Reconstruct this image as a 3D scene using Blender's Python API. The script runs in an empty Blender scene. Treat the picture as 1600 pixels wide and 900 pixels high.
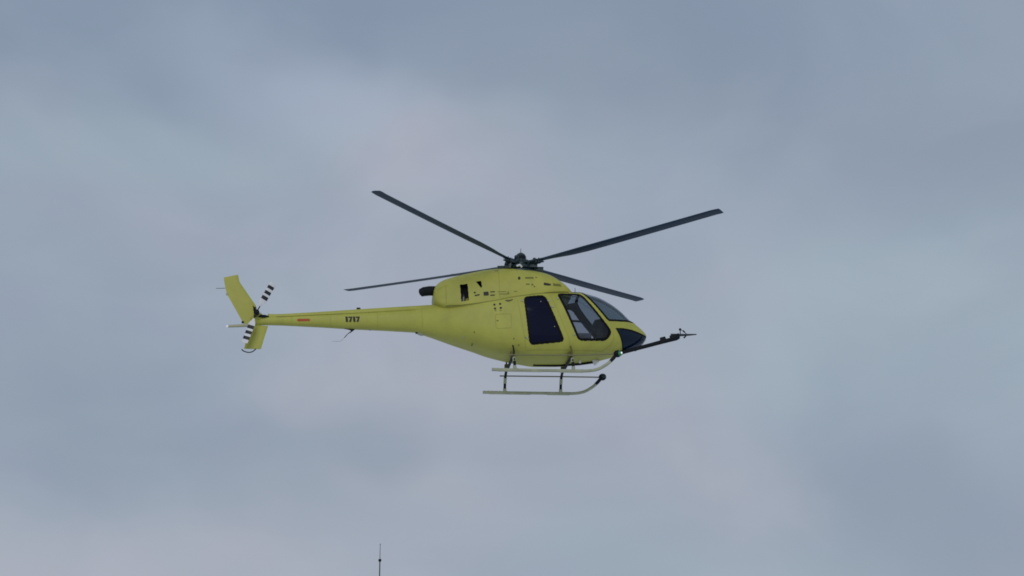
import bpy, math, random
import numpy as np
from mathutils import Vector, Matrix
from mathutils.bvhtree import BVHTree
random.seed(7)
S = bpy.context.scene
COL = S.collection
PI = math.pi

# ------------------------------------------------------------------ camera
CAM_H = 1.7
cam_d = bpy.data.cameras.new('camera')
cam = bpy.data.objects.new('camera', cam_d); COL.objects.link(cam)
cam.location = (0, 0, CAM_H)
cam.rotation_euler = (math.radians(107), 0, 0)
cam_d.sensor_width = 36.0
cam_d.lens = 64.53
cam_d.clip_start = 0.1; cam_d.clip_end = 20000
S.camera = cam

# ------------------------------------------------------------------ light
SUN_EL, SUN_AZ = 24.0, 186.0          # azimuth clockwise from +Y (the way the camera looks)
w = bpy.data.worlds.new('World'); S.world = w; w.use_nodes = True
nt = w.node_tree; N = nt.nodes; L = nt.links
N.clear()
out = N.new('ShaderNodeOutputWorld'); bg = N.new('ShaderNodeBackground')
bg.inputs['Strength'].default_value = 0.1
L.new(bg.outputs[0], out.inputs[0])
sky = N.new('ShaderNodeTexSky'); sky.sky_type = 'NISHITA'; sky.sun_disc = False
sky.sun_elevation = math.radians(SUN_EL); sky.sun_rotation = math.radians(SUN_AZ)
sky.air_density = 1.2; sky.dust_density = 2.0
tc = N.new('ShaderNodeTexCoord')
def wnoise(scale, detail, rough, loc, stretch, dist=0.0):
    m = N.new('ShaderNodeMapping'); m.inputs['Location'].default_value = loc
    m.inputs['Scale'].default_value = stretch
    L.new(tc.outputs['Generated'], m.inputs[0])
    n = N.new('ShaderNodeTexNoise'); n.inputs['Scale'].default_value = scale
    n.inputs['Detail'].default_value = detail; n.inputs['Roughness'].default_value = rough
    n.inputs['Distortion'].default_value = dist
    L.new(m.outputs[0], n.inputs[0]); return n.outputs[0]
def ramp(src, stops, interp='EASE'):
    r = N.new('ShaderNodeValToRGB'); r.color_ramp.interpolation = interp
    e = r.color_ramp.elements
    while len(e) < len(stops): e.new(0.5)
    for k, (p, c) in enumerate(stops): e[k].position = p; e[k].color = (*c, 1)
    L.new(src, r.inputs[0]); return r.outputs[0]
def mixc(a, b, f, mode='MIX'):
    m = N.new('ShaderNodeMix'); m.data_type = 'RGBA'; m.blend_type = mode
    for s, v in ((m.inputs[0], f), (m.inputs[6], a), (m.inputs[7], b)):
        if isinstance(v, bpy.types.NodeSocket): L.new(v, s)
        elif isinstance(v, (int, float)): s.default_value = v
        else: s.default_value = (*v, 1)
    return m.outputs[2]
# overcast deck: a blue-grey veil with pale lavender banks and darker folds, in units of 10 x radiance
BASE = (3.04, 3.64, 4.46); LAV = (3.92, 4.10, 4.84); DARK = (2.40, 2.95, 3.78); DEEP = (2.14, 2.76, 3.74); PALE = (3.42, 4.10, 5.10); CYAN = (3.30, 4.08, 4.72)
SKY_BANKS = [   # azimuth, elevation, radii (degrees), tilt, colour, strength
    (-11.0, 25.5, 18.0, 2.6, 0, DEEP, 0.68),
    (9.9, 26.3, 14.0, 2.6, 0, DEEP, 0.47),
    (4.3, 23.4, 4.4, 1.6, 10, DARK, 0.51),
    (-11.1, 12.4, 8.4, 2.6, -4, DARK, 0.51),
    (15.2, 20.4, 5.2, 2.4, 5, DARK, 0.51),
    (12.0, 9.8, 7.2, 1.6, 15, DARK, 0.51),
    (-5.8, 22.5, 4.2, 1.2, 28, PALE, 0.8),
    (-12.7, 21.2, 5.2, 1.4, 0, CYAN, 0.5),
    (12.3, 15.6, 6.0, 2.4, 0, CYAN, 0.7),
    (-2.8, 20.5, 3.4, 1.2, 5, LAV, 0.39),
    (1.2, 14.8, 6.0, 3.0, 40, LAV, 0.65),
    (-3.1, 13.2, 4.0, 2.2, 30, LAV, 0.55),
    (-10.4, 17.4, 3.4, 1.6, 0, LAV, 0.22),
    (6.8, 16.4, 2.4, 2.6, 0, LAV, 0.28),
    (-13.5, 8.3, 6.6, 1.5, 8, LAV, 0.70),
    (-4.8, 9.5, 5.2, 1.8, 0, LAV, 0.39),
    (6.9, 10.4, 2.4, 1.4, 20, LAV, 0.28),
    (-3.2, 20.7, 1.9, 0.7, 8, LAV, 0.55),
    (-6.6, 14.2, 1.2, 0.8, 25, LAV, 0.45),
    (-2.4, 13.0, 1.4, 0.7, 30, LAV, 0.45),
    (-3.4, 10.6, 2.2, 0.7, 15, LAV, 0.35),
    (5.6, 10.9, 1.6, 0.5, 25, LAV, 0.3),
    (-4.3, 12.2, 1.6, 1.2, 20, DARK, 0.42),
    (0.4, 11.2, 3.2, 1.0, 10, DARK, 0.26),
]
n1 = wnoise(3.2, 3.0, 0.5, (1.3, 0.2, 0.75), (1, 1, 1.5), 0.25)
n2 = wnoise(7.0, 5.0, 0.52, (4.1, 2.2, 1.1), (1, 1, 1.8), 0.6)
n3 = wnoise(14.0, 2.0, 0.5, (7.4, 5.2, 2.3), (1, 1, 1.6), 0.3)
c = mixc(mixc(BASE, DARK, ramp(n1, [(0.5, (0, 0, 0)), (0.75, (.5, .5, .5))])), CYAN, ramp(n1, [(0.25, (.5, .5, .5)), (0.48, (0, 0, 0))]))
# the banks drift a little out of round
wv = N.new('ShaderNodeTexNoise'); wv.inputs['Scale'].default_value = 7.0; wv.inputs['Detail'].default_value = 3
L.new(tc.outputs['Generated'], wv.inputs[0])
w1 = N.new('ShaderNodeVectorMath'); w1.operation = 'SUBTRACT'; L.new(wv.outputs[1], w1.inputs[0]); w1.inputs[1].default_value = (.5, .5, .5)
w2 = N.new('ShaderNodeVectorMath'); w2.operation = 'SCALE'; L.new(w1.outputs[0], w2.inputs[0]); w2.inputs['Scale'].default_value = 0.10
w3 = N.new('ShaderNodeVectorMath'); w3.operation = 'ADD'; L.new(tc.outputs['Generated'], w3.inputs[0]); L.new(w2.outputs[0], w3.inputs[1])
def bank(azim, elev, wa, we, tilt, col, amt):
    """a soft cloud bank at azimuth/elevation (degrees), angular radii wa, we, tilted clockwise"""
    global c
    R = Matrix.Rotation(-math.radians(azim), 3, 'Z') @ Matrix.Rotation(math.radians(elev), 3, 'X') @ Matrix.Rotation(math.radians(tilt), 3, 'Y')
    m = N.new('ShaderNodeMapping'); m.vector_type = 'TEXTURE'
    m.inputs['Location'].default_value = R @ Vector((0, 1, 0)); m.inputs['Rotation'].default_value = R.to_euler()
    m.inputs['Scale'].default_value = (math.radians(wa), 0.5, math.radians(we)); L.new(w3.outputs[0], m.inputs[0])
    d = N.new('ShaderNodeVectorMath'); d.operation = 'LENGTH'; L.new(m.outputs[0], d.inputs[0])
    g = N.new('ShaderNodeMapRange'); g.interpolation_type = 'SMOOTHERSTEP'; g.inputs[1].default_value = 0; g.inputs[2].default_value = 2.2
    g.inputs[3].default_value = amt; g.inputs[4].default_value = 0; L.new(d.outputs['Value'], g.inputs[0])
    c = mixc(c, col, g.outputs[0])
for a in SKY_BANKS: bank(*a)
c = mixc(c, (1.09, 1.075, 1.06), ramp(n2, [(0.38, (0, 0, 0)), (0.66, (1, 1, 1))]), 'MULTIPLY')
c = mixc(c, (1.014, 0.993, 1.004), ramp(n3, [(0.4, (0, 0, 0)), (0.62, (1, 1, 1))]), 'MULTIPLY')
fin = mixc(sky.outputs[0], c, 0.94)
L.new(fin, bg.inputs[0])

sun_d = bpy.data.lights.new('sun', 'SUN'); sun = bpy.data.objects.new('sun', sun_d); COL.objects.link(sun)
sun_d.energy = 0.7; sun_d.angle = math.radians(28); sun_d.color = (1.0, 0.97, 0.92)
az, el = math.radians(SUN_AZ), math.radians(SUN_EL)
sd = Vector((math.sin(az)*math.cos(el), math.cos(az)*math.cos(el), math.sin(el)))
sun.rotation_euler = sd.to_track_quat('Z', 'Y').to_euler()
sun.location = (0, -20, 60)

S.cycles.filter_width = 1.75      # a long lens through damp air: edges a touch soft
vs = S.view_settings
vs.view_transform = 'Standard'; vs.look = 'None'; vs.exposure = 0.0; vs.gamma = 1.0; vs.use_curve_mapping = False

# ------------------------------------------------------------------ materials
def mat(name, col, rough=0.5, metal=0.0, var=0.0, vscale=3.0, bump=0.0, bscale=40.0, emit=None, coat=0.0, spec=0.5, streak=0.0):
    m = bpy.data.materials.new(name); m.use_nodes = True
    n = m.node_tree.nodes; l = m.node_tree.links; b = n['Principled BSDF']
    b.inputs['Base Color'].default_value = (*col, 1); b.inputs['Roughness'].default_value = rough
    b.inputs['Metallic'].default_value = metal; b.inputs['Coat Weight'].default_value = coat
    b.inputs['Specular IOR Level'].default_value = spec
    t = n.new('ShaderNodeTexCoord')
    if var:
        a = n.new('ShaderNodeTexNoise'); a.inputs['Scale'].default_value = vscale; a.inputs['Detail'].default_value = 5
        l.new(t.outputs['Object'], a.inputs[0])
        r = n.new('ShaderNodeValToRGB'); e = r.color_ramp.elements
        e[0].position = 0.3; e[1].position = 0.7
        e[0].color = (*[c*(1-var) for c in col], 1); e[1].color = (*[min(1, c*(1+var)) for c in col], 1)
        l.new(a.outputs[0], r.inputs[0]); l.new(r.outputs[0], b.inputs['Base Color'])
        q = n.new('ShaderNodeMapRange'); q.inputs[3].default_value = max(0.03, rough-0.08); q.inputs[4].default_value = min(1, rough+0.08)
        l.new(a.outputs[0], q.inputs[0]); l.new(q.outputs[0], b.inputs['Roughness'])
    if streak:      # faint weathering: grime in long vertical smears and small specks
        mp = n.new('ShaderNodeMapping'); mp.inputs['Scale'].default_value = (5, 5, 1.8); l.new(t.outputs['Object'], mp.inputs[0])
        a2 = n.new('ShaderNodeTexNoise'); a2.inputs['Scale'].default_value = 1.0; a2.inputs['Detail'].default_value = 6; a2.inputs['Roughness'].default_value = 0.65
        l.new(mp.outputs[0], a2.inputs[0])
        r2 = n.new('ShaderNodeValToRGB'); e2_ = r2.color_ramp.elements; e2_[0].position = 0.42; e2_[1].position = 0.75
        e2_[0].color = (1, 1, 1, 1); e2_[1].color = (1-streak*2, 1-streak*2.1, 1-streak*1.6, 1); l.new(a2.outputs[0], r2.inputs[0])
        mx = n.new('ShaderNodeMix'); mx.data_type = 'RGBA'; mx.blend_type = 'MULTIPLY'; mx.inputs[0].default_value = 1
        l.new(r.outputs[0], mx.inputs[6]); l.new(r2.outputs[0], mx.inputs[7]); l.new(mx.outputs[2], b.inputs['Base Color'])
    if bump:
        a = n.new('ShaderNodeTexNoise'); a.inputs['Scale'].default_value = bscale
        l.new(t.outputs['Object'], a.inputs[0])
        p = n.new('ShaderNodeBump'); p.inputs['Strength'].default_value = bump; p.inputs['Distance'].default_value = 0.02
        l.new(a.outputs[0], p.inputs['Height']); l.new(p.outputs[0], b.inputs['Normal'])
    if emit:
        b.inputs['Emission Color'].default_value = (*emit[0], 1); b.inputs['Emission Strength'].default_value = emit[1]
    return m
def glass(name, tint, rough=0.03, ior=1.5, film=None):
    m = bpy.data.materials.new(name); m.use_nodes = True
    n = m.node_tree.nodes; l = m.node_tree.links; n.clear()
    o = n.new('ShaderNodeOutputMaterial'); x = n.new('ShaderNodeMixShader'); f = n.new('ShaderNodeFresnel')
    ge = n.new('ShaderNodeNewGeometry'); mr_ = n.new('ShaderNodeMapRange'); mr_.inputs[3].default_value = ior; mr_.inputs[4].default_value = 1/ior
    l.new(ge.outputs['Backfacing'], mr_.inputs[0]); l.new(mr_.outputs[0], f.inputs[0])
    t = n.new('ShaderNodeBsdfTransparent'); t.inputs[0].default_value = (*tint, 1)
    g = n.new('ShaderNodeBsdfGlossy'); g.inputs['Roughness'].default_value = rough; g.inputs[0].default_value = (.9, .95, 1, 1)
    l.new(f.outputs[0], x.inputs[0]); 
    if film:        # dyed film on the inside of the pane
        df = n.new('ShaderNodeBsdfDiffuse'); df.inputs[0].default_value = (*film, 1); x2 = n.new('ShaderNodeMixShader'); x2.inputs[0].default_value = 0.6
        l.new(t.outputs[0], x2.inputs[1]); l.new(df.outputs[0], x2.inputs[2]); l.new(x2.outputs[0], x.inputs[1])
    else: l.new(t.outputs[0], x.inputs[1])
    l.new(g.outputs[0], x.inputs[2]); l.new(x.outputs[0], o.inputs[0])
    return m
M = dict(
    skin=mat('yellow_primer', (0.440, 0.438, 0.080), 0.5, spec=0.35, streak=0.035, var=0.08, vscale=1.9, bump=0.05, bscale=3.0),
    skin2=mat('yellow_primer_cowl', (0.442, 0.434, 0.078), 0.5, spec=0.35, streak=0.035, var=0.08, vscale=2.1, bump=0.05, bscale=3.5),
    seam=mat('panel_gap', (0.12, 0.115, 0.03), 0.8),
    rod=mat('olive_rod', (0.20, 0.19, 0.09), 0.6),
    seamy=mat('cowl_gap', (0.19, 0.18, 0.04), 0.8),
    hatch=mat('hatch_gap', (0.33, 0.32, 0.055), 0.7),
    rubber=mat('black_gasket', (0.004, 0.005, 0.007), 0.6, spec=0.12),
    blade=mat('blade_grey', (0.014, 0.038, 0.072), 0.5, var=0.12, vscale=1.2, spec=0.3),
    tab=mat('blade_tab', (0.008, 0.012, 0.016), 0.6),
    hub=mat('hub_steel', (0.022, 0.042, 0.048), 0.4, metal=0.3, var=0.35, vscale=9),
    hubl=mat('hub_bright', (0.16, 0.18, 0.18), 0.4, metal=0.5),
    black=mat('matt_black', (0.006, 0.009, 0.012), 0.6, spec=0.2),
    exhaust=mat('burnt_steel', (0.008, 0.011, 0.013), 0.7, var=0.3, vscale=8, spec=0.2),
    alu=mat('grey_green_paint', (0.38, 0.40, 0.27), 0.5, var=0.12, vscale=6),
    stinger=mat('pale_primer', (0.42, 0.42, 0.27), 0.5),
    white=mat('white_paint', (0.72, 0.73, 0.74), 0.45, var=0.05, vscale=10),
    ink=mat('black_ink', (0.012, 0.012, 0.008), 0.6),
    olive=mat('faded_stencil', (0.16, 0.16, 0.03), 0.7),
    red=mat('red_stencil', (0.42, 0.075, 0.02), 0.6),
    liner=mat('cabin_lining', (0.045, 0.050, 0.060), 0.8, var=0.2, vscale=5),
    seat=mat('seat_fabric', (0.22, 0.225, 0.25), 0.9, var=0.2, vscale=12),
    panel=mat('instrument_black', (0.015, 0.017, 0.02), 0.6),
    clear=glass('clear_perspex', (0.52, 0.56, 0.60)),
    shield=glass('windshield_perspex', (0.36, 0.42, 0.46)),
    tint=glass('dark_tinted_perspex', (0.02, 0.025, 0.12), 0.05, 1.3, (0.003, 0.0045, 0.030)),
    chin=glass('chin_perspex', (0.04, 0.12, 0.22), 0.06, 1.38, (0.003, 0.016, 0.042)),
    green=mat('green_lens', (0.02, 0.16, 0.05), 0.15, emit=((0.2, 1.0, 0.4), 0.03)),
    lamp=mat('lit_lamp', (0.9, 0.95, 0.9), 0.3, emit=((0.8, 1.0, 0.85), 0.5)),
    lampw=mat('lit_tail_lamp', (0.95, 0.95, 0.95), 0.3, emit=((1, 1, 1), 0.1)),
    mast=mat('galvanised_mast', (0.030, 0.034, 0.042), 0.5, metal=0.3),
)

# ------------------------------------------------------------------ mesh helpers
ZO = 3.415      # rotor hub above the skid soles; geometry below is written from the hub centre
def link(name, me, parent=None, smooth=True):
    o = bpy.data.objects.new(name, me); COL.objects.link(o)
    if parent is not None: o.parent = parent
    if smooth:
        for p in me.polygons: p.use_smooth = True
    return o
def mk(name, V, F, m, parent, smooth=True, shift=True):
    V = np.asarray(V, dtype=float).reshape(-1, 3)
    if shift: V = V + np.array([0, 0, ZO])
    me = bpy.data.meshes.new(name); me.from_pydata(V.tolist(), [], [tuple(int(i) for i in f) for f in F])
    ms = m if isinstance(m, (list, tuple)) else [m]
    for x in ms: me.materials.append(x)
    me.update()
    return link(name, me, parent, smooth)
class MB:
    """collects shapes for one mesh"""
    def __init__(s): s.V = []; s.F = []; s.I = []
    def add(s, V, F, i=0):
        b = len(s.V); s.V += [tuple(v) for v in V]; s.F += [tuple(b+k for k in f) for f in F]; s.I += [i]*len(F)
        return s
    def box(s, c, d, R=None, i=0, taper=1.0):
        c = Vector(c); V = []
        for sz in (-1, 1):
            k = taper if sz > 0 else 1.0
            for sx, sy in ((-1, -1), (1, -1), (1, 1), (-1, 1)):
                v = Vector((sx*d[0]/2*k, sy*d[1]/2*k, sz*d[2]/2))
                V.append(c + (R @ v if R else v))
        return s.add(V, [(3, 2, 1, 0), (4, 5, 6, 7), (0, 1, 5, 4), (1, 2, 6, 5), (2, 3, 7, 6), (3, 0, 4, 7)], i)
    def tube(s, pts, r, n=12, i=0, squash=None, ref=None):
        P = [Vector(p) for p in pts]; rs = r if isinstance(r, (list, tuple)) else [r]*len(P)
        V = []; F = []; prev = None
        for k, p in enumerate(P):
            t = (P[min(k+1, len(P)-1)] - P[max(k-1, 0)]).normalized()
            a = prev if prev is not None else (Vector(ref) if ref else (Vector((0, 0, 1)) if abs(t.z) < 0.9 else Vector((1, 0, 0))))
            u = (a - t*a.dot(t)).normalized(); v = t.cross(u); prev = u
            for j in range(n):
                q = 2*PI*j/n
                V.append(p + (u*math.cos(q)*(squash or 1) + v*math.sin(q))*rs[k])
        for k in range(len(P)-1):
            for j in range(n):
                F.append((k*n+j, k*n+(j+1) % n, (k+1)*n+(j+1) % n, (k+1)*n+j))
        F.append(tuple(range(n-1, -1, -1))); F.append(tuple((len(P)-1)*n+j for j in range(n)))
        return s.add(V, F, i)
    def ball(s, c, r, sc=(1, 1, 1), n=14, i=0):
        V = []; F = []
        for a in range(n//2+1):
            t = PI*a/(n//2)
            for b in range(n):
                q = 2*PI*b/n
                V.append((c[0]+r*sc[0]*math.sin(t)*math.cos(q), c[1]+r*sc[1]*math.sin(t)*math.sin(q), c[2]+r*sc[2]*math.cos(t)))
        for a in range(n//2):
            for b in range(n):
                F.append((a*n+b, (a+1)*n+b, (a+1)*n+(b+1) % n, a*n+(b+1) % n))
        return s.add(V, F, i)
    def lathe(s, prof, c, n=24, i=0):
        V = [(c[0]+r*math.cos(2*PI*b/n), c[1]+r*math.sin(2*PI*b/n), c[2]+z) for r, z in prof for b in range(n)]
        F = [(a*n+b, a*n+(b+1) % n, (a+1)*n+(b+1) % n, (a+1)*n+b) for a in range(len(prof)-1) for b in range(n)]
        return s.add(V, F, i)
    def prism(s, poly, y0, y1, i=0):
        n = len(poly); V = [(x, y0, z) for x, z in poly]+[(x, y1, z) for x, z in poly]
        F = [tuple(range(n)), tuple(range(2*n-1, n-1, -1))]+[(k, k+n, (k+1) % n+n, (k+1) % n) for k in range(n)]
        return s.add(V, F, i)
    def build(s, name, m, parent, smooth=True, shift=True, bevel=0.0):
        o = mk(name, s.V, s.F, m, parent, smooth, shift)
        for p, i in zip(o.data.polygons, s.I): p.material_index = i
        if smooth:
            e = o.modifiers.new('edges', 'EDGE_SPLIT'); e.split_angle = math.radians(38)
        if bevel:
            b = o.modifiers.new('bevel', 'BEVEL'); b.width = bevel; b.segments = 2; b.limit_method = 'ANGLE'
            o.modifiers.move(len(o.modifiers)-1, 0)
        return o
def smooth_path(pts, n=8):
    P = [Vector(p) for p in pts]; o = []
    for k in range(len(P)-1):
        p0, p1, p2, p3 = P[max(k-1, 0)], P[k], P[k+1], P[min(k+2, len(P)-1)]
        for j in range(n):
            t = j/n
            o.append(0.5*((2*p1)+(p2-p0)*t+(2*p0-5*p1+4*p2-p3)*t*t+(3*p1-p0-3*p2+p3)*t**3))
    o.append(P[-1]); return o
def pchip(x, xs, ys):
    xs = np.asarray(xs, float); ys = np.asarray(ys, float); h = np.diff(xs); d = np.diff(ys)/h
    m = np.zeros_like(ys); m[0] = d[0]; m[-1] = d[-1]
    for k in range(1, len(xs)-1):
        if d[k-1]*d[k] > 0:
            w1 = 2*h[k]+h[k-1]; w2 = h[k]+2*h[k-1]; m[k] = (w1+w2)/(w1/d[k-1]+w2/d[k])
    k = np.clip(np.searchsorted(xs, x)-1, 0, len(h)-1); t = (x-xs[k])/h[k]
    return (2*t**3-3*t**2+1)*ys[k]+(t**3-2*t**2+t)*h[k]*m[k]+(-2*t**3+3*t**2)*ys[k+1]+(t**3-t**2)*h[k]*m[k+1]

def loft(xs, zt, zb, hw, zw, nt_, nb_, Mring):
    """grid of closed sections: widest at zw, superellipse exponents above and below"""
    G = np.zeros((len(xs), Mring, 3)); th = np.linspace(0, 2*PI, 721)
    for k, x in enumerate(xs):
        c, s_ = np.cos(th), np.sin(th)
        nn = np.where(s_ >= 0, nt_[k], nb_[k])
        y = hw[k]*np.sign(c)*np.abs(c)**(2/nn)
        z = zw[k]+np.where(s_ >= 0, zt[k]-zw[k], zw[k]-zb[k])*np.sign(s_)*np.abs(s_)**(2/nn)
        d = np.concatenate([[0], np.cumsum(np.hypot(np.diff(y), np.diff(z)))])
        q = np.linspace(0, d[-1], Mring, endpoint=False)
        G[k, :, 0] = x; G[k, :, 1] = np.interp(q, d, y); G[k, :, 2] = np.interp(q, d, z)
    return G
def grid_faces(n, m):
    i = np.arange(n-1)[:, None]; j = np.arange(m)[None, :]; jn = (j+1) % m
    return np.stack([i*m+j+0*jn, i*m+jn, (i+1)*m+jn, (i+1)*m+j], -1).reshape(-1, 4)
def grid_normals(G):
    du = np.gradient(G, axis=0); dv = np.roll(G, -1, 1)-np.roll(G, 1, 1)
    n = np.cross(dv, du); l = np.linalg.norm(n, axis=2, keepdims=True); n = n/np.maximum(l, 1e-9)
    c = G.mean(axis=1, keepdims=True); flip = np.sign(((G-c)*n).sum(2).mean()); return n*flip
def sdist(P, poly):
    """signed distance of (k,2) points to polygon, negative inside"""
    poly = np.asarray(poly, float); d = np.full(len(P), 1e9); ins = np.zeros(len(P), bool)
    for a, b in zip(poly, np.roll(poly, -1, 0)):
        e = b-a; v = P-a; t = np.clip((v@e)/max(e@e, 1e-12), 0, 1)
        d = np.minimum(d, np.hypot(*(v-t[:, None]*e).T))
        c = ((a[1] > P[:, 1]) != (b[1] > P[:, 1]))
        with np.errstate(divide='ignore', invalid='ignore'):
            xx = (b[0]-a[0])*(P[:, 1]-a[1])/(b[1]-a[1])+a[0]
        ins ^= c & (P[:, 0] < xx)
    return np.where(ins, -d, d)
def round_poly(poly, r, n=5):
    o = []; P = [Vector(p) for p in poly]
    for k in range(len(P)):
        a, b, c = P[k-1], P[k], P[(k+1) % len(P)]
        u = (a-b); v = (c-b); rr = min(r, u.length*0.45, v.length*0.45); s_ = b+u.normalized()*rr; e = b+v.normalized()*rr
        for j in range(n+1):
            t = j/n; o.append(tuple((1-t)**2*s_+2*t*(1-t)*b+t*t*e))
    return o
def submesh(name, V, F, sel, m, parent, off=None):
    f = F[sel]
    if len(f) == 0: return None
    u, inv = np.unique(f, return_inverse=True); f2 = inv.reshape(f.shape)
    v = V[u]+(off[u] if off is not None else 0)
    return mk(name, v, f2, m, parent)

# ------------------------------------------------------------------ ground
def build_ground():
    m = bpy.data.materials.new('pale_bounce_ground'); m.use_nodes = True  # unseen ground, made this pale to bounce light up onto the belly
    n = m.node_tree.nodes; l = m.node_tree.links; b = n['Principled BSDF']; b.inputs['Roughness'].default_value = 0.9
    t = n.new('ShaderNodeTexCoord'); a = n.new('ShaderNodeTexNoise'); a.inputs['Scale'].default_value = 0.15; a.inputs['Detail'].default_value = 8
    r = n.new('ShaderNodeValToRGB'); r.color_ramp.elements[0].color = (0.66, 0.66, 0.67, 1); r.color_ramp.elements[1].color = (0.80, 0.80, 0.81, 1)
    l.new(t.outputs['Object'], a.inputs[0]); l.new(a.outputs[0], r.inputs[0]); l.new(r.outputs[0], b.inputs['Base Color'])
    me = bpy.data.meshes.new('ground'); s_ = 6000
    me.from_pydata([(-s_, -s_, 0), (s_, -s_, 0), (s_, s_, 0), (-s_, s_, 0)], [], [(0, 1, 2, 3)]); me.materials.append(m)
    o = link('ground', me, None, False); o['kind'] = 'structure'
build_ground()

# ------------------------------------------------------------------ helicopter
YAW, PITCH, ROLL = 0.1087, 0.0106, 0.0034
HUB = Vector((0.2338, 45.9026, 14.8879+CAM_H))
RM = (Matrix.Rotation(YAW, 3, 'Z') @ Matrix.Rotation(-PITCH, 3, 'Y') @ Matrix.Rotation(ROLL, 3, 'X'))
heli = bpy.data.objects.new('helicopter', None); COL.objects.link(heli)
heli.location = HUB + RM @ Vector((0, 0, -ZO))
heli.rotation_euler = RM.to_euler()
heli['label'] = 'yellow-green helicopter with four-blade rotor and landing skids flying under grey cloud'
heli['category'] = 'helicopter'

# ---- fuselage: one lofted body, split into skin and panes
BX = [-2.78, -2.3, -1.72, -1.27, -0.88, -0.4, 0.02, 0.39, 0.92, 1.4, 1.9, 2.3, 2.56, 2.81, 3.0, 3.12, 3.2, 3.25, 3.272]
BB = [-2.10, -2.24, -2.42, -2.55, -2.67, -2.775, -2.85, -2.895, -2.885, -2.84, -2.765, -2.675, -2.605, -2.52, -2.435, -2.36, -2.285, -2.20, -2.11]
BT = [-1.50, -1.40, -1.27, -1.17, -1.09, -1.02, -0.985, -0.985, -1.01, -1.02, -1.10, -1.27, -1.45, -1.685, -1.825, -1.92, -1.995, -2.05, -2.085]
BW = [0.27, 0.43, 0.615, 0.725, 0.80, 0.855, 0.88, 0.89, 0.89, 0.865, 0.79, 0.68, 0.585, 0.46, 0.34, 0.245, 0.165, 0.09, 0.01]
tt = np.linspace(0, 1, 600); bx = BX[0]+(BX[-1]-BX[0])*(1-(1-tt)**1.25)
zt, zb, hw = (pchip(bx, BX, q) for q in (BT, BB, BW))
zw = zb+(zt-zb)*pchip(bx, [-2.8, -1, 1, 2.3, 3.272], [0.5, 0.48, 0.46, 0.42, 0.5])
ne = pchip(bx, [-2.8, -1.5, 0, 1.4, 2.5, 3.272], [2.3, 2.7, 3.2, 3.0, 2.3, 2.0])
BG = loft(bx, zt, zb, hw, zw, ne, ne+0.1, 420)
BN = grid_normals(BG)
bV = BG.reshape(-1, 3); bN = BN.reshape(-1, 3); bF = grid_faces(*BG.shape[:2])
bC = bV[bF].mean(axis=1)
body_bvh = BVHTree.FromPolygons(bV.tolist(), bF.tolist())

P_CAB = round_poly([(-0.035, -1.335), (0.505, -1.27), (0.995, -2.505), (0.105, -2.60)], 0.13)
P_COCK = round_poly([(0.835, -1.205), (1.45, -1.175), (2.25, -2.19), (2.10, -2.42), (1.36, -2.47)], 0.12)
P_SHIELD = [(1.50, -0.95), (1.51, -1.10), (1.56, -1.17), (2.12, -1.85), (2.19, -1.895), (2.5, -1.87), (2.78, -1.83), (3.05, -1.79), (3.2, -1.5), (2.6, -0.8)]
P_ROOF = [(1.24, -0.9), (1.24, -1.125), (1.49, -1.10), (1.485, -0.9)]
P_CHIN = [(2.37, -2.085), (2.55, -2.065), (2.8, -2.07), (3.05, -2.105), (3.2, -2.135), (3.4, -2.15), (3.4, -2.8), (2.63, -2.8), (2.60, -2.62), (2.54, -2.42), (2.47, -2.25)]
xz = bC[:, [0, 2]]
left = bC[:, 1] > 0
kind = np.zeros(len(bF), int)      # 0 skin
zones = []
for idx, (nm, poly, fr, gl, lab) in enumerate([
        ('cabin_window', P_CAB, 0.045, 'tint', 'dark tinted'), ('cockpit_window', P_COCK, 0.048, 'clear', 'clear'),
        ('windshield', P_SHIELD, 0.040, 'shield', None), ('roof_window', P_ROOF, 0.015, 'shield', None), ('chin_window', P_CHIN, 0.020, 'chin', None)]):
    d = sdist(xz, poly)
    inside = d < 0
    if nm in ('windshield', 'chin_window', 'roof_window'):
        gap = np.abs(bC[:, 1]) < 0.022
        fz = (np.abs(bC[:, 1]) < 0.022+fr)
        inside &= ~gap; frame = (inside & ((d > -fr) | fz)) | ((d >= 0) & (d < 0.012))
    else:
        frame = (d < 0.012) & (d > -fr)
    zones.append((nm, inside, frame, gl))
    kind[inside] = idx+1
fus = submesh('fuselage', bV, bF, kind == 0, M['skin'], heli)
rim = MB()   # close the nose tip and the joint to the boom
tipc = len(bV)
for nm, inside, frame, gl in zones:
    for side in (~left, left):
        p = submesh(nm, bV, bF, inside & side, M[gl], heli, off=-0.008*bN)
        submesh('window_frame', bV, bF, frame & side, M['rubber'], p, off=0.004*bN)
# lining inside the cabin, a skin of its own 35 mm in
lin = submesh('cabin_lining', bV, bF, (kind == 0) & (bC[:, 0] > -0.2) & (bC[:, 0] < 3.2), M['liner'], heli, off=-0.035*bN)

# ---- inside the cockpit
b = MB(); b.box((0.9, 0, -2.62), (1.9, 1.22, 0.04)); b.build('cabin_floor', M['liner'], heli, False)
b = MB(); b.box((-0.12, 0, -1.90), (0.04, 1.36, 1.2)); b.build('rear_bulkhead', M['liner'], heli, False)
for sy in (-1, 1):
    b = MB(); b.box((1.48, sy*0.40, -2.29), (0.50, 0.46, 0.16)); b.box((1.48, sy*0.40, -2.49), (0.4, 0.38, 0.24))
    seat = b.build('pilot_seat', M['seat'], heli, True, bevel=0.03)
    R = Matrix.Rotation(math.radians(-14), 3, 'Y')
    b = MB(); b.box((1.18, sy*0.40, -1.97), (0.11, 0.46, 0.66), R); b.build('backrest', M['seat'], seat, True, bevel=0.03)
    b = MB(); b.box((1.06, sy*0.40, -1.52), (0.09, 0.26, 0.20), R); b.build('headrest', M['seat'], seat, True, bevel=0.03)
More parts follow.
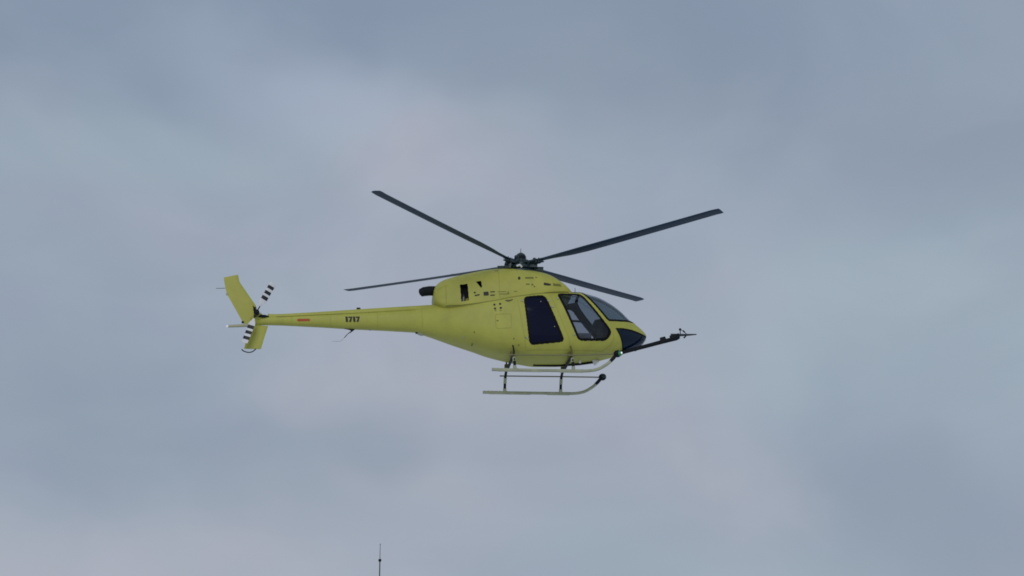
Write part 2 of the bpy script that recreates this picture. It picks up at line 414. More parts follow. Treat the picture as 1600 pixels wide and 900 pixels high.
b = MB(); b.prism([(1.86, -1.80), (2.02, -1.765), (2.36, -1.86), (2.44, -1.97), (2.36, -2.05), (2.2, -2.36), (2.08, -2.36), (2.02, -1.9)], -0.42, 0.42)
b.build('instrument_panel', M['panel'], heli, True)
b = MB(); b.tube([(0.95, 0.74, -1.50), (1.5, 0.75, -1.51), (1.80, 0.70, -1.54)], 0.03, 8); b.build('door_grab_rail', M['panel'], heli)
b = MB(); b.box((1.75, 0, -2.45), (0.7, 0.2, 0.3)); b.build('centre_console', M['panel'], heli, True, bevel=0.02)
b = MB(); b.tube([(1.80, -0.40, -2.6), (1.86, -0.40, -2.35), (1.80, -0.40, -2.2)], [0.014, 0.014, 0.02], 8); b.build('control_stick', M['panel'], heli)

# ---- engine cowling
CX = [-2.325, -2.31, -2.26, -2.14, -1.94, -1.61, -1.28, -0.94, -0.61, -0.27, 0.06, 0.40, 0.684, 0.90, 1.066, 1.18, 1.27]
CT = [-1.16, -1.03, -0.91, -0.785, -0.69, -0.59, -0.51, -0.437, -0.40, -0.395, -0.42, -0.47, -0.555, -0.69, -0.84, -0.965, -1.09]
CB = [-1.22, -1.34, -1.43, -1.52, -1.58, -1.585, -1.565, -1.525, -1.46, -1.385, -1.32, -1.265, -1.215, -1.185, -1.165, -1.15, -1.14]
CW = [0.30, 0.42, 0.50, 0.57, 0.62, 0.67, 0.705, 0.73, 0.75, 0.76, 0.76, 0.75, 0.735, 0.70, 0.66, 0.61, 0.52]
cx = np.concatenate([np.linspace(-2.325, -2.1, 30)[:-1], np.linspace(-2.1, 1.27, 330)])
ct, cb, cw_ = (pchip(cx, CX, q) for q in (CT, CB, CW))
czw = cb+np.minimum(0.16, (ct-cb)*0.45)
cn = np.full(len(cx), 2.6)
CG = loft(cx, ct, cb-0.02, cw_, czw, cn, cn*0+5.0, 320)
CN = grid_normals(CG); cV = CG.reshape(-1, 3); cN = CN.reshape(-1, 3); cF = grid_faces(*CG.shape[:2]); cC = cV[cF].mean(axis=1)
cowl_bvh = BVHTree.FromPolygons(cV.tolist(), cF.tolist())
P_GR = [(-1.66, -0.985), (-1.465, -0.965), (-1.432, -1.435), (-1.63, -1.455)]
P_TR = [(-1.25, -0.905), (-1.115, -0.885), (-1.095, -1.06), (-1.125, -1.085)]
near = cC[:, 1] < 0
hole = np.zeros(len(cF), bool)
for P in (P_GR, P_TR): hole |= (sdist(cC[:, [0, 2]], P) < 0) & (np.abs(cC[:, 1]) > 0.3)
cowl = submesh('engine_cowling', cV, cF, ~hole, M['skin2'], heli)
mk('cowling_end', CG[0], [list(range(320))], M['skin2'], cowl); mk('cowling_end', CG[-1], [list(range(319, -1, -1))], M['skin2'], cowl)
for sy in (-1, 1):
    b = MB(); b.box((-1.36, sy*0.40, -1.2), (0.9, 0.06, 0.85)); b.build('engine_bay_screen', M['exhaust'], cowl, False)
b = MB(); b.tube([(-1.56, -0.50, -1.42), (-1.555, -0.52, -1.30), (-1.55, -0.46, -1.2)], [0.06, 0.045, 0.012], 10); b.build('bleed_pipe', M['hubl'], cowl)
b = MB()
b.tube([(-2.18, -0.16, -1.03), (-2.42, -0.18, -1.04), (-2.56, -0.19, -1.065), (-2.645, -0.195, -1.10)], [0.125, 0.125, 0.12, 0.105], 20)
b.tube([(-2.646, -0.195, -1.10), (-2.672, -0.197, -1.112)], [0.10, 0.055], 20)
b.build('exhaust_pipe', M['exhaust'], cowl)

# ---- surface plates: outlines laid on the curved skin from the right-hand side
def on(bvh, x, z, lift=0.004):
    h = bvh.ray_cast(Vector((x, -4, z)), Vector((0, 1, 0)))
    if h[0] is None:
        h = bvh.find_nearest(Vector((x, -1.0, z)))
    p, nn = h[0], h[1]
    if nn.y > 0: nn = -nn
    return Vector((x, p.y, z))+nn*lift
def plate(name, poly, bvh, m, parent, lift=0.005, n=6):
    P = [Vector(p) for p in poly]; c = sum(P, Vector((0, 0)))/len(P); V = [on(bvh, c.x, c.y, lift)]; F = []
    ring = []
    for a, b_ in zip(P, P[1:]+P[:1]):
        for j in range(n): ring.append(a.lerp(b_, j/n))
    k = len(ring)
    for q in ring: V.append(on(bvh, q.x, q.y, lift))
    for q in ring: V.append(on(bvh, q.x, q.y, -0.004))
    for j in range(k):
        F.append((0, 1+j, 1+(j+1) % k)); F.append((1+j, 1+k+j, 1+k+(j+1) % k, 1+(j+1) % k))
    return mk(name, V, F, m, parent, False)
def strip(name, pts, wd, bvh, m, parent, lift=0.003, n=12):
    P = [Vector(p) for p in pts]; Q = []
    for a, b_ in zip(P, P[1:]):
        for j in range(n): Q.append(a.lerp(b_, j/n))
    Q.append(P[-1]); V = []; F = []
    for j, q in enumerate(Q):
        t = (Q[min(j+1, len(Q)-1)]-Q[max(j-1, 0)]).normalized(); s_ = Vector((-t.y, t.x))*wd/2
        V += [on(bvh, *(q+s_), lift), on(bvh, *(q-s_), lift)]
    for j in range(len(Q)-1): F.append((2*j, 2*j+1, 2*j+3, 2*j+2))
    return mk(name, V, F, m, parent, False)
def rect(x, z, wd, ht, sk=0.0, tilt=0.0):
    o = []
    for a, c in ((-1, -1), (1, -1), (1, 1), (-1, 1)):
        dx, dz = a*wd/2+c*sk, c*ht/2
        o.append((x+dx*math.cos(tilt)-dz*math.sin(tilt), z+dx*math.sin(tilt)+dz*math.cos(tilt)))
    return o
T = 0.07
for x, z, wd, ht, tl in ((-1.285, -1.215, 0.05, 0.045, T), (-1.225, -1.285, 0.13, 0.035, T+0.15), (-0.995, -1.245, 0.13, 0.105, T),
                         (-0.83, -1.195, 0.12, 0.028, T), (-0.83, -1.285, 0.12, 0.028, T)):
    plate('cowling_vent', round_poly(rect(x, z, wd, ht, 0, tl), 0.015, 2), cowl_bvh, M['ink'], cowl, n=3)
for x, z, wd, ht, tl in ((-0.59, -1.19, 0.22, 0.016, 0.02), (-0.43, -1.20, 0.04, 0.03, 0), (-0.57, -1.252, 0.2, 0.018, 0), (-0.44, -1.245, 0.09, 0.025, 0.1), (-0.24, -1.178, 0.08, 0.02, 0.05),
                         (0.13, -0.79, 0.22, 0.05, 0.02), (0.31, -0.772, 0.045, 0.035, 0), (0.08, -0.975, 0.1, 0.035, 0.0), (0.20, -0.985, 0.05, 0.045, 0.3), (0.25, -1.035, 0.035, 0.04, 0.3), (-0.70, -0.56, 0.10, 0.025, 0)):
    plate('stencil_mark', round_poly(rect(x, z, wd, ht, 0, tl), 0.008, 2), cowl_bvh, M['olive'], cowl, 0.003, n=3)
plate('drain_hole', round_poly(rect(-0.135, -0.805, 0.065, 0.085, 0.01, 0.3), 0.03, 3), cowl_bvh, M['ink'], cowl, n=3)
plate('intake_slot', round_poly([(0.50, -0.915), (0.60, -0.93), (0.69, -0.95), (0.67, -0.995), (0.50, -0.99)], 0.012, 2), cowl_bvh, M['ink'], cowl, n=3)
plate('intake_slot', round_poly([(0.745, -0.91), (0.77, -0.955), (0.85, -0.93), (0.93, -0.935), (0.97, -0.995), (0.745, -0.995)], 0.012, 2), cowl_bvh, M['olive'], cowl, n=3)
for pts in ([(-0.66, -0.46), (-0.655, -0.8), (-0.645, -1.40)], [(-0.19, -0.46), (-0.17, -0.62)], [(-2.02, -0.98), (-2.01, -1.5)], [(-2.24, -1.12), (-2.02, -0.985)]):
    strip('panel_seam', pts, 0.011, cowl_bvh, M['hatch'], cowl)
skin_bvh = BVHTree.FromPolygons(np.concatenate([cV, bV]).tolist(), cF.tolist()+(bF+len(cV)).tolist())
strip('cowling_seam', list(zip((-2.02, -1.647, -1.236, -0.741, -0.327, 0.17, 0.586, 1.0, 1.16), (-1.55, -1.548, -1.502, -1.425, -1.334, -1.254, -1.182, -1.135, -1.125))), 0.017, skin_bvh, M['seamy'], cowl, 0.004, 6)
for x, z in ((0.40, -1.46), (0.74, -2.13)):
    plate('window_latch', round_poly(rect(x, z, 0.022, 0.022), 0.008, 2), body_bvh, M['alu'], fus, 0.006, n=2)
# lower body marks
for x, z, tl in ((-0.79, -1.555, .5), (-0.645, -1.535, -.4), (-0.775, -1.66, -.4), (-0.63, -1.645, .5)):
    plate('jack_mark', round_poly(rect(x, z, 0.055, 0.055, 0, tl), 0.02, 2), body_bvh, M['ink'], fus, n=3)
for x, z in ((-0.765, -1.715), (-0.635, -1.71)):
    plate('stencil_mark', rect(x, z, 0.05, 0.02), body_bvh, M['olive'], fus, 0.003, n=2)
plate('fuel_vent', round_poly([(-0.52, -1.425), (-0.37, -1.42), (-0.33, -1.39), (-0.31, -1.42), (-0.40, -1.47), (-0.47, -1.475)], 0.015, 2), body_bvh, M['seam'], fus, n=3)
H4 = [(-0.77, -1.815), (-0.37, -1.805), (-0.365, -2.18), (-0.755, -2.19)]
hp = round_poly(H4, 0.05, 4); strip('hatch_seam', hp+[hp[0]], 0.012, body_bvh, M['hatch'], fus, n=4)
plate('hatch_latch', rect(-0.715, -1.985, 0.05, 0.025), body_bvh, M['olive'], fus, n=2)
for x, z in ((-1.30, -2.26), (-0.30, -2.45), (-0.17, -2.60), (-1.33, -2.5), (0.0, -2.42)):
    plate('drain_hole', round_poly(rect(x, z, 0.028, 0.035), 0.01, 2), body_bvh, M['seam'], fus, n=2)
plate('antenna_patch', round_poly(rect(-1.56, -2.35, 0.05, 0.045), 0.02, 2), body_bvh, M['alu'], fus, n=2)
for pts in ([(-2.62, -1.56), (-2.60, -2.05)], [(-0.20, -1.42), (-0.1, -2.0), (0.02, -2.72)], [(0.66, -1.26), (1.13, -2.48), (1.14, -2.70)],
            [(2.28, -2.22), (2.30, -2.36), (2.22, -2.52), (2.0, -2.66), (1.14, -2.70), (0.02, -2.72)]):
    strip('door_seam', pts, 0.010, body_bvh, M['hatch'], fus)
for x, z in ((-0.075, -1.45), (0.03, -2.43), (0.845, -1.36), (1.24, -2.33), (0.70, -1.60), (0.60, -1.44)):
    b = MB(); c = on(body_bvh, x, z, 0.012); b.box(c, (0.05, 0.03, 0.035)); b.build('door_hinge', M['alu'], fus, False)

# ---- tail boom with its driveshaft cover
TX = [-2.90, -2.6, -2.2, -1.6]
qx = np.linspace(-6.98, -2.5, 90)
bt_ = np.interp(qx, [-7, -6.33, -4.24, -2.85, -2.4], [-1.80, -1.775, -1.635, -1.525, -1.49])
bb_ = np.interp(qx, [-7, -6.2, -5.2, -4.4, -3.57, -2.78, -2.4], [-1.99, -1.99, -2.02, -2.055, -2.075, -2.105, -2.2])
bw_ = np.interp(qx, [-7, -6.3, -2.8, -2.4], [0.105, 0.13, 0.27, 0.30])
e2 = np.full(len(qx), 2.5)
TG = loft(qx, bt_, bb_, bw_, (bt_+bb_)/2+0.02, e2, e2*0.96, 72)
tV = TG.reshape(-1, 3); tF = grid_faces(*TG.shape[:2]); boom_bvh = BVHTree.FromPolygons(tV.tolist(), tF.tolist())
boom = mk('tail_boom', tV, list(tF)+[list(range(72))], M['skin'], heli)
dx = np.linspace(-6.55, -2.25, 80)
dt = np.interp(dx, [-6.75, -6.4, -6.2, -5.22, -4.24, -2.76, -2.2], [-1.695, -1.705, -1.70, -1.625, -1.535, -1.415, -1.375])
db = np.interp(dx, [-6.55, -6.33, -4.24, -2.85, -2.2], [-1.80, -1.79, -1.655, -1.545, -1.50])
dw = np.interp(dx, [-6.55, -2.2], [0.10, 0.195])
e3 = np.full(len(dx), 2.6)
DG = loft(dx, dt, db-0.03, dw, db+0.02, e3, e3+2, 40)
mk('driveshaft_cover', DG.reshape(-1, 3), list(grid_faces(*DG.shape[:2]))+[list(range(40))], M['skin'], boom)
for x in (-5.95, -4.95, -3.75):
    strip('panel_seam', [(x, float(np.interp(x, qx, bt_))-0.05), (x, float(np.interp(x, qx, bb_))+0.04)], 0.008, boom_bvh, M['hatch'], boom)
strip('cover_seam', [(x, float(np.interp(x, [-6.33, -4.24, -2.85], [-1.80, -1.665, -1.555]))) for x in np.linspace(-6.33, -2.85, 8)], 0.016, boom_bvh, M['seam'], boom, 0.006)
strip('panel_seam', [(-2.72, -1.62), (-2.72, -2.04)], 0.012, boom_bvh, M['hatch'], boom)
b = MB(); b.box((-4.235, -0.03, -1.515), (0.10, 0.07, 0.05)); b.build('boom_beacon', M['black'], boom, True, bevel=0.012)
b = MB(); b.prism([(-4.60, -2.05), (-4.31, -2.05), (-4.36, -2.10), (-4.44, -2.16), (-4.47, -2.16), (-4.42, -2.11), (-4.45, -2.08)], -0.012, 0.012)
b.build('antenna_foot', M['black'], boom, False)
b = MB(); b.tube(smooth_path([(-4.45, 0, -2.14), (-4.54, 0, -2.23), (-4.63, 0, -2.34), (-4.70, 0, -2.385), (-4.90, 0, -2.39)], 5), [0.010]*8+[0.003]*13, 8); b.build('wire_antenna', M['mast'], boom)
b = MB(); b.ball((-3.93, 0, -2.06), 0.035, (1.6, 1, 0.7)); b.build('drain_fairing', M['alu'], boom)
b = MB(); b.ball((-2.60, 0, -2.14), 0.075, (1.6, 1, 0.75)); b.build('belly_fairing', M['alu'], boom)
b = MB(); b.box((-2.735, 0, -2.115), (0.05, 0.06, 0.06)); b.build('belly_bracket', M['black'], boom, False)
# painted number and red arrow
def digit(x, z, kind):
    if kind == 1: polys = [[(x, z+.14), (x+.06, z+.14), (x+.075, z), (x+.02, z)]]
    else: polys = [[(x, z+.14), (x+.10, z+.14), (x+.094, z+.105), (x-.003, z+.105)], [(x+.052, z+.112), (x+.095, z+.112), (x+.072, z), (x+.018, z)]]
    for p in polys: plate('tail_number_stroke', p, boom_bvh, M['ink'], boom, 0.006, 4)
for x, k in ((-4.575, 1), (-4.495, 7), (-4.385, 1), (-4.305, 7)): digit(x, -1.922+(x+4.575)*0.02, k)
plate('arrow_head', [(-5.815, -1.884), (-5.735, -1.835), (-5.735, -1.932)], boom_bvh, M['red'], boom, 0.004, 3)
plate('arrow_shaft', rect(-5.605, -1.880, 0.26, 0.062, 0, 0.02), boom_bvh, M['red'], boom, 0.004, 3)

# ---- fins
def fin_mesh(poly_le, poly_te, t0, t1, name, parent, m):
    """airfoil panel between matched leading and trailing edge points, bottom to top"""
    V = []; F = []; n = 12; K = len(poly_le)
    for k, (a, c) in enumerate(zip(poly_le, poly_te)):
        th = t0+(t1-t0)*k/(K-1)
        for s_ in (1, -1):
            for j in range(n+1):
                u = j/n; yy = s_*th*2.6*(0.2969*math.sqrt(u)-0.126*u-0.3516*u*u+0.2843*u**3-0.1036*u**4)/0.55
                V.append((a[0]+(c[0]-a[0])*u, yy, a[1]+(c[1]-a[1])*u))
    w_ = 2*(n+1)
    for k in range(K-1):
        for s_ in (0, 1):
            for j in range(n):
                p = k*w_+s_*(n+1)+j; F.append((p, p+1, p+1+w_, p+w_))
    for k in (0, K-1):
        for j in range(n):
            p = k*w_+j; F.append((p, p+1, p+1+n+1, p+n+1))
    o = mk(name, V, F, m, parent)
    e = o.modifiers.new('edges', 'EDGE_SPLIT'); e.split_angle = math.radians(35)
    return o
vf = fin_mesh([(-6.70, -2.01), (-6.78, -1.74), (-6.86, -1.48), (-7.075, -1.17), (-7.25, -0.92), (-7.30, -0.84), (-7.34, -0.665)],
              [(-7.10, -2.01), (-7.17, -1.95), (-7.31, -1.70), (-7.46, -1.44), (-7.60, -1.20), (-7.648, -1.04), (-7.705, -0.745)], 0.055, 0.035, 'vertical_fin', heli, M['skin2'])
b = MB(); b.tube([(-7.66, 0, -1.03), (-7.89, 0, -1.043)], [0.008, 0.006], 8); b.build('fin_antenna', M['mast'], vf)
b = MB(); b.box((-7.60, 0, -1.19), (0.06, 0.03, 0.06)); b.build('trim_actuator', M['alu'], vf, True, bevel=0.01)
b = MB(); b.box((-7.18, 0, -1.93), (0.06, 0.05, 0.05)); b.build('fin_bracket', M['black'], vf, True, bevel=0.01)
lf = fin_mesh([(-6.70, -2.63), (-6.62, -2.33), (-6.535, -2.02)], [(-7.125, -2.632), (-7.06, -2.3), (-7.0, -1.98)], 0.022, 0.036, 'lower_fin', heli, M['skin'])
b = MB(); b.tube(smooth_path([(-7.185, 0, -2.645), (-7.13, 0, -2.69), (-7.02, 0, -2.722), (-6.91, 0, -2.70), (-6.82, 0, -2.62)], 6), 0.014, 8); b.build('tail_skid', M['black'], lf)
b = MB(); b.tube([(-6.9, 0.0, -1.985), (-7.15, 0, -2.015), (-7.54, 0, -2.043)], [0.05, 0.042, 0.034], 12); st = b.build('tail_stinger', M['stinger'], heli)
b = MB(); b.ball((-7.565, 0, -2.045), 0.032, (1.1, 1, 1)); b.build('tail_light', M['lampw'], st)

# ---- tail rotor on the right-hand side
tr = MB()
tr.tube([(-6.83, -0.17, -1.74), (-6.83, -0.37, -1.74)], [0.035, 0.035], 12)
tr.tube([(-6.83, -0.25, -1.74), (-6.83, -0.31, -1.74)], [0.075, 0.075], 14)
tr.tube([(-6.90, -0.17, -1.80), (-6.80, -0.17, -1.80), (-6.62, -0.14, -1.795), (-6.52, -0.11, -1.79)], [0.03, 0.042, 0.036, 0.012], 12)
tr.box((-6.88, -0.33, -1.66), (0.07, 0.05, 0.09)); tr.tube([(-6.83, -0.36, -1.74), (-6.92, -0.36, -1.60)], 0.014, 6)
trr = tr.build('tail_rotor', M['black'], heli, True)
b = MB(); b.tube([(-6.80, 0.0, -1.78), (-6.80, -0.10, -1.78), (-6.81, -0.2, -1.76)], [0.13, 0.11, 0.06], 16); b.build('gearbox_fairing', M['skin'], trr)
def tail_blade(tip, wroot, wtip):
    hub = Vector((-6.83, -0.30, -1.74)); d = Vector((tip[0], -0.30, tip[1]))-hub; Lb = d.length; d.normalize(); s_ = Vector((d.z, 0, -d.x)); yv = Vector((0, 1, 0))
    V = []; F = []; I = []; rs = [0.07, 0.16, 0.20, 0.28, 0.33, 0.38, 0.41, 0.43, 0.54, 0.61, 0.71, 0.79, 0.89, 0.97, 1.0]
    ws = [0.03, 0.028, 0.035, 0.10, 0.15, 0.175, 0.18, 0.17, 0.17, 0.17, 0.17, 0.17, 0.17, 0.165, 0.15]
    for r, wd in zip(rs, ws):
        c = hub+d*(Lb*r); pt = 0.22
        for u, th in ((-0.5, 0.3), (-0.25, 1), (0.25, .7), (0.5, 0.15), (0.25, -.7), (-0.25, -1), (-0.5, -.3)):
            V.append(c+(s_*math.cos(pt)+yv*math.sin(pt))*u*wd+yv*th*0.011)
    dark = {5, 6+1, 6+3}
    for k in range(len(rs)-1):
        mid = (rs[k]+rs[k+1])/2
        blk = (rs[k] >= 0.42 and rs[k+1] <= 0.54 and k in (5,)) or k in (7, 9, 11) or k < 2
        for j in range(7): F.append((k*7+j, k*7+(j+1) % 7, (k+1)*7+(j+1) % 7, (k+1)*7+j)); I.append(1 if blk and k != 5 else 0)
    F.append(tuple(range(6, -1, -1))); I.append(0); F.append(tuple((len(rs)-1)*7+j for j in range(7))); I.append(0)
    o = mk('tail_rotor_blade', V, F, [M['white'], M['tab']], trr)
    for p, i in zip(o.data.polygons, I): p.material_index = i; p.use_smooth = False
tail_blade((-6.425, -0.955), .1, .17)
tail_blade((-7.11, -2.55), .1, .17)

# ---- main rotor
mr = MB()
mr.lathe([(0.0, 0.325), (0.06, 0.318), (0.11, 0.28), (0.14, 0.22), (0.15, 0.12), (0.18, 0.06), (0.21, 0.0), (0.20, -0.07), (0.16, -0.10), (0.14, -0.36)], (0, 0, 0), 28)
mr.lathe([(0.14, -0.03), (0.28, -0.04), (0.36, -0.08), (0.37, -0.15), (0.32, -0.19), (0.14, -0.19)], (0, 0, 0), 28)
mr.lathe([(0.14, -0.18), (0.34, -0.19), (0.48, -0.24), (0.50, -0.40)], (0, 0, 0), 24)
mr.tube([(0, 0, 0.31), (0, 0, 0.45)], [0.010, 0.006], 6)
for k in range(8):
    a = 2*PI*k/8+.3; mr.box((0.165*math.cos(a), 0.165*math.sin(a), 0.06), (0.06, 0.06, 0.12), Matrix.Rotation(a, 3, 'Z'))
AZ = 0.7422
blade_t = [AZ+PI/2, AZ, AZ-PI/2, AZ+PI]
for t in blade_t:
    d = Vector((math.cos(t), -math.sin(t), 0.03)); Rz = Matrix.Rotation(-t, 3, 'Z'); n_ = Vector((-d.y, d.x, 0))
    mr.tube([d*0.12+Vector((0, 0, -0.03)), d*0.30, d*0.46], [0.10, 0.085, 0.07], 12, squash=0.75)
    mr.box(d*0.44+Vector((0, 0, -0.01)), (0.26, 0.15, 0.10), Rz)
    mr.box(d*0.62+Vector((0, 0, 0.02)), (0.18, 0.10, 0.035), Rz); mr.box(d*0.62+Vector((0, 0, -0.045)), (0.18, 0.10, 0.03), Rz)
    for s_ in (-1, 1): mr.tube([d*0.60+n_*0.03*s_+Vector((0, 0, -0.07)), d*0.60+n_*0.03*s_+Vector((0, 0, 0.06))], 0.018, 8)
    mr.ball(d*0.36+n_*0.11+Vector((0, 0, 0.10)), 0.05); mr.tube([d*0.36+n_*0.10+Vector((0, 0, 0.10)), d*0.36+n_*0.04], 0.025, 8)
    mr.tube([d*0.22-n_*0.12+Vector((0, 0, 0.01)), d*0.50-n_*0.10+Vector((0, 0, -0.01))], 0.032, 8)     # lag damper
    mr.box(d*0.40-n_*0.13+Vector((0, 0, -0.03)), (0.10, 0.12, 0.05), Rz)                                # pitch horn
    mr.tube([d*0.38-n_*0.17+Vector((0, 0, -0.03)), d*0.29-n_*0.12+Vector((0, 0, -0.18))], 0.022, 8)     # pitch link
mr.box((0.47, -0.12, -0.15), (0.20, 0.18, 0.10)); mr.box((-0.54, -0.18, -0.15), (0.20, 0.14, 0.07)); mr.box((-0.40, -0.26, -0.12), (0.12, 0.1, 0.12)); mr.box((0.30, -0.25, -0.09), (0.2, 0.12, 0.1)); mr.tube([(0.2, -0.3, -0.02), (0.42, -0.2, -0.14)], 0.03, 8)
rotor = mr.build('main_rotor', M['hub'], heli, True, shift=False)
rotor.location = (-0.004, 0, ZO-0.220); rotor.rotation_euler = (0.0146, 0.0042, 0)
b = MB(); b.box((0.02, -0.138, 0.19), (0.17, 0.05, 0.075)); sl = b.build('hub_window', M['black'], rotor, True, shift=False, bevel=0.01)
b = MB(); b.tube([(-0.16, -0.45, -0.17), (-0.08, -0.47, -0.14), (-0.03, -0.44, -0.19)], 0.03, 8); b.build('swashplate_lever', M['white'], rotor, True, shift=False)
for x, y in ((-0.30, -0.30), (-0.40, -0.16)):
    b = MB(); b.tube([(x, y-0.06, 0.0), (x-0.03, y-0.10, -0.2)], 0.02, 8); b.build('control_rod', M['hubl'], rotor, True, shift=False)
RS = [0.56, 0.70, 0.85, 1.0, 1.2, 1.45, 1.7, 2.0, 2.15, 2.30, 2.6, 3.0, 3.4, 3.8, 3.95, 4.10, 4.5, 5.0, 5.5, 5.80, 5.92, 5.985, 6.0]
prof = [(0.0, 0.0), (0.03, 0.35), (0.12, 0.62), (0.28, 0.72), (0.5, 0.58), (0.75, 0.30), (1.0, 0.03), (1.0, -0.03), (0.7, -0.22), (0.4, -0.42), (0.15, -0.45), (0.03, -0.28)]
def rotor_blade(t, cone):
    V = []; F = []; I = []; n = len(prof)
    for r in RS:
        c = float(np.interp(r, [0.56, 0.8, 1.0, 1.45, 1.9, 6.0], [0.10, 0.11, 0.14, 0.24, 0.295, 0.30]))
        th = float(np.interp(r, [0.56, 0.9, 1.6, 6.0], [0.055, 0.06, 0.05, 0.032])); pt = math.radians(float(np.interp(r, [0.5, 6], [11, 5.5])))
        sw = 0.0 if r < 5.8 else (r-5.8)**1.3*0.25; tp = 1 if r < 5.95 else 0.93
        droop = 0.012*math.sin(min(1, r/6)*PI)*-1.0
        for u, v in prof:
            # leading edge to the clockwise side (seen from above)
            a = (0.25-u*tp)*c-sw; zz = v*th
            V.append((r, -(a*math.cos(pt)-zz*math.sin(pt)), a*math.sin(pt)+zz*math.cos(pt)+droop))
    for k in range(len(RS)-1):
        for j in range(n): F.append((k*n+j, k*n+(j+1) % n, (k+1)*n+(j+1) % n, (k+1)*n+j)); I.append(0)
    F.append(tuple(range(n-1, -1, -1))); F.append(tuple((len(RS)-1)*n+j for j in range(n))); I += [0, 0]
    mb = MB(); mb.V = V; mb.F = F; mb.I = I
    for r in (2.15, 3.97): mb.box((r, 0.135, -0.026), (0.12, 0.07, 0.014), Matrix.Rotation(math.radians(-7), 3, 'X'), i=1)
    o = mb.build('rotor_blade', [M['blade'], M['tab']], rotor, True, shift=False)
    o.rotation_euler = (0, -cone, -t)
for t, flap in zip(blade_t, (0.0645, 0.0555, 0.0650, 0.0545)): rotor_blade(t, flap)     # each blade rides at its own flapping angle

# ---- landing skids
def z_leg(sy):
    return
CT1 = {}
for x in (-0.33, 1.157):
    pts = [(x, -1.22, -3.36), (x, -1.14, -3.14), (x, -1.0, -2.98), (x, -0.72, -2.90), (x, -0.4, -2.915), (x, 0.4, -2.915), (x, 0.72, -2.90), (x, 1.0, -2.98), (x, 1.14, -3.14), (x, 1.22, -3.36)]
    b = MB(); b.tube(smooth_path(pts, 6), 0.036, 12); ctb = b.build('cross_tube', M['black'], heli)
    for sy in (-1, 1):
        b = MB(); b.tube([(x, sy*1.05, -3.01), (x, sy*1.135, -3.14)], 0.041, 12); b.build('tube_collar', M['alu'], ctb)
        b = MB(); b.tube([(x, sy*1.19, -3.27), (x, sy*1.22, -3.36)], 0.046, 12); b.build('tube_collar', M['alu'], ctb)
        b = MB(); b.box((x, sy*0.66, -2.83), (0.12, 0.10, 0.16)); b.build('tube_bracket', M['seam'], ctb, True, bevel=0.015)
        b = MB(); b.tube([(x-0.0, sy*0.80, -2.62), (x+0.03, sy*0.84, -2.80), (x+0.0, sy*0.98, -2.95)], 0.02, 8)
        b.build('tube_strut', M['black'] if x < 0 else M['seam'], ctb)
for sy in (-1, 1):
    y = sy*1.223
    b = MB()
    path = smooth_path([(-0.91, y, -3.375), (0.2, y, -3.375), (1.2, y, -3.372), (1.55, y, -3.365), (1.80, y, -3.31), (2.02, y, -3.18), (2.12, y, -3.09)], 6)
    b.tube(path, 0.040, 14); b.box((-0.2, y, -3.408), (1.1, 0.05, 0.02)); b.box((1.1, y, -3.408), (0.6, 0.05, 0.02))
    for k in range(7): b.ball((-0.86+0.1*k, y+random.uniform(-.01, .01), -3.345), 0.022, (1.3, 1, .8), 8)
    sk = b.build('landing_skid', M['alu'], heli)
    b = MB(); b.tube([(2.10, y, -3.108), (2.17, y, -3.04), (2.25, y, -2.94)], [0.043, 0.045, 0.045], 14); b.build('skid_toe', M['black'], sk)
    b = MB(); b.tube([(-0.47, y*0.90, -2.955), (1.2, y*0.92, -2.94), (2.22, y, -2.915)], 0.017, 8); b.build('step_rod', M['rod'], sk)
    b = MB(); b.ball((2.29, y, -2.908), 0.098, (1.05, 1, 0.95), 18); lh = b.build('skid_lamp_housing', M['black'], sk)
    if sy < 0:
        b = MB(); b.ball((2.335, y-0.035, -2.91), 0.076, (1, 1, 0.9), 16); b.build('green_lens', M['green'], lh)
        b = MB(); b.ball((2.375, y-0.085, -2.905), 0.028); b.build('lamp', M['lamp'], lh)
    else:
        b = MB(); b.ball((2.30, y-0.02, -2.90), 0.088, (1, 1, 0.9), 16); b.build('lamp_lens', M['hub'], lh)
# belly keel with landing lamp
b = MB(); b.tube([(0.3, 0.1, -2.90), (0.9, 0.1, -2.905), (1.5, 0.1, -2.86), (2.0, 0.1, -2.78)], 0.03, 8); b.build('belly_duct', M['black'], heli)
b = MB(); b.tube([(1.86, -0.02, -2.76), (1.95, -0.02, -2.86)], [0.05, 0.085], 14); ll = b.build('landing_lamp', M['white'], heli)
b = MB(); b.tube([(1.48, -0.2, -2.80), (1.48, -0.2, -2.90)], [0.02, 0.03], 10); b.build('belly_probe', M['white'], heli)
b = MB(); b.tube([(1.42, 0, -1.03), (1.42, 0, -0.82)], [0.010, 0.006], 6); b.build('roof_antenna', M['mast'], heli)

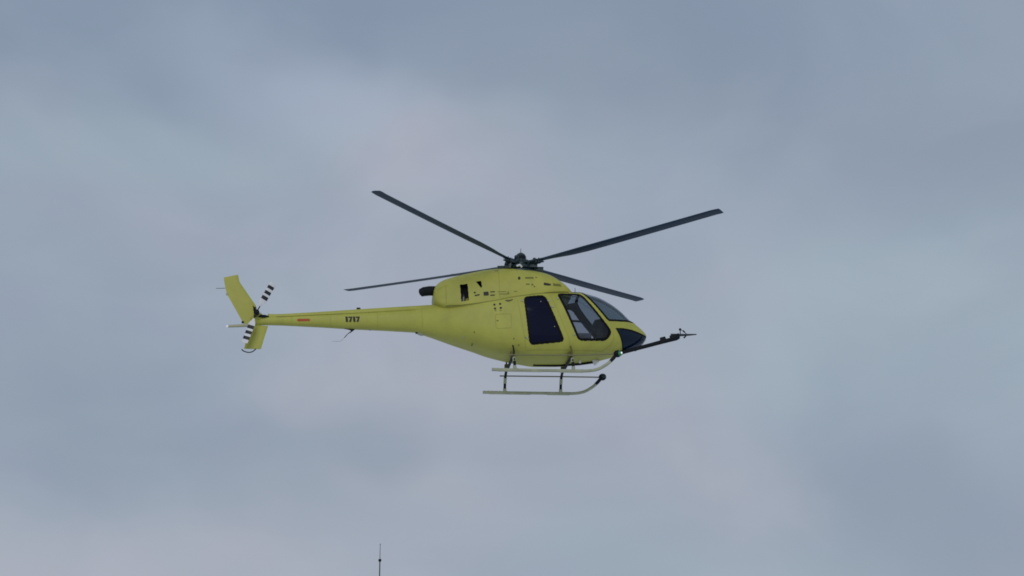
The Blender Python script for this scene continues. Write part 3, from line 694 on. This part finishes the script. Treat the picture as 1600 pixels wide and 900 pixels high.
# ---- air data boom under the nose
yb = -0.25
b = MB(); b.tube([(2.40, yb, -2.66), (2.75, yb, -2.565), (3.62, yb, -2.315), (4.02, yb, -2.205), (4.10, yb, -2.18)], [0.055, 0.05, 0.055, 0.058, 0.035], 14)
ab = b.build('air_data_boom', M['black'], heli)
b = MB(); R = Matrix.Rotation(-0.27, 3, 'Y')
b.box((3.665, yb, -2.235), (0.17, 0.09, 0.11), R, taper=0.8); b.build('sensor_box', M['black'], ab, True, bevel=0.01)
b = MB(); b.box((3.98, yb, -2.165), (0.25, 0.10, 0.12), R); b.build('sensor_box', M['black'], ab, True, bevel=0.012)
b = MB(); b.tube([(3.88, yb, -2.12), (4.15, yb, -2.115), (4.36, yb, -2.105), (4.56, yb, -2.09)], [0.038, 0.034, 0.026, 0.014], 12); b.build('pitot_probe', M['mast'], ab)
b = MB(); b.tube([(4.13, yb, -2.13), (4.13, yb, -1.97)], 0.012, 8); b.ball((4.13, yb, -1.965), 0.035); b.tube([(4.14, yb, -1.97), (4.22, yb, -2.02)], 0.008, 6)
b.tube([(4.20, yb, -1.99), (4.25, yb, -2.04)], [0.02, 0.02], 8); b.tube([(4.25, yb, -2.04), (4.31, yb, -2.10)], 0.01, 6); b.build('angle_vane', M['black'], ab)
b = MB(); b.tube([(4.30, yb, -2.12), (4.22, yb, -2.19)], [0.012, 0.022], 8); b.build('sideslip_vane', M['black'], ab)
b = MB(); b.box((2.93, yb, -2.545), (0.05, 0.04, 0.05)); b.build('boom_clamp', M['black'], ab, False)

# ------------------------------------------------------------------ lightning rod mast at the lower edge
def build_mast():
    D = 62.0; f = 2867.8; c, s_ = math.cos(math.radians(17)), math.sin(math.radians(17))
    def z_at(py, y): v = (450-py)/f; return CAM_H+y*(s_+v*c)/(c-v*s_)
    def depth(z): return D*c+(z-CAM_H)*s_
    zt_, zk = z_at(849.5, D), z_at(875.5, D)
    x = (593.6-800)/f*depth(zk)
    root = bpy.data.objects.new('lightning_mast', None); COL.objects.link(root); root.location = (x, D, 0)
    root['label'] = 'thin dark lightning rod mast with a small collar at the bottom edge'; root['category'] = 'mast'
    b = MB(); b.tube([(0, 0, 0.1), (0, 0, 5.0), (0, 0, zk)], [0.06, 0.035, 0.018], 10); b.build('pole', M['mast'], root, shift=False)
    b = MB(); b.tube([(0, 0, zk), (0, 0, zt_-0.06), (0, 0, zt_-0.05), (0, 0, zt_)], [0.011, 0.008, 0.014, 0.010], 8); b.build('rod', M['mast'], root, shift=False)
    b = MB(); b.lathe([(0, 0.05), (0.045, 0.04), (0.055, 0.0), (0.03, -0.05), (0.0, -0.06)], (0, 0, zk), 12); b.build('collar', M['black'], root, shift=False)
    b = MB(); b.box((0, 0, 0.05), (0.4, 0.4, 0.1)); b.build('base_plate', M['mast'], root, True, shift=False, bevel=0.01)
build_mast()
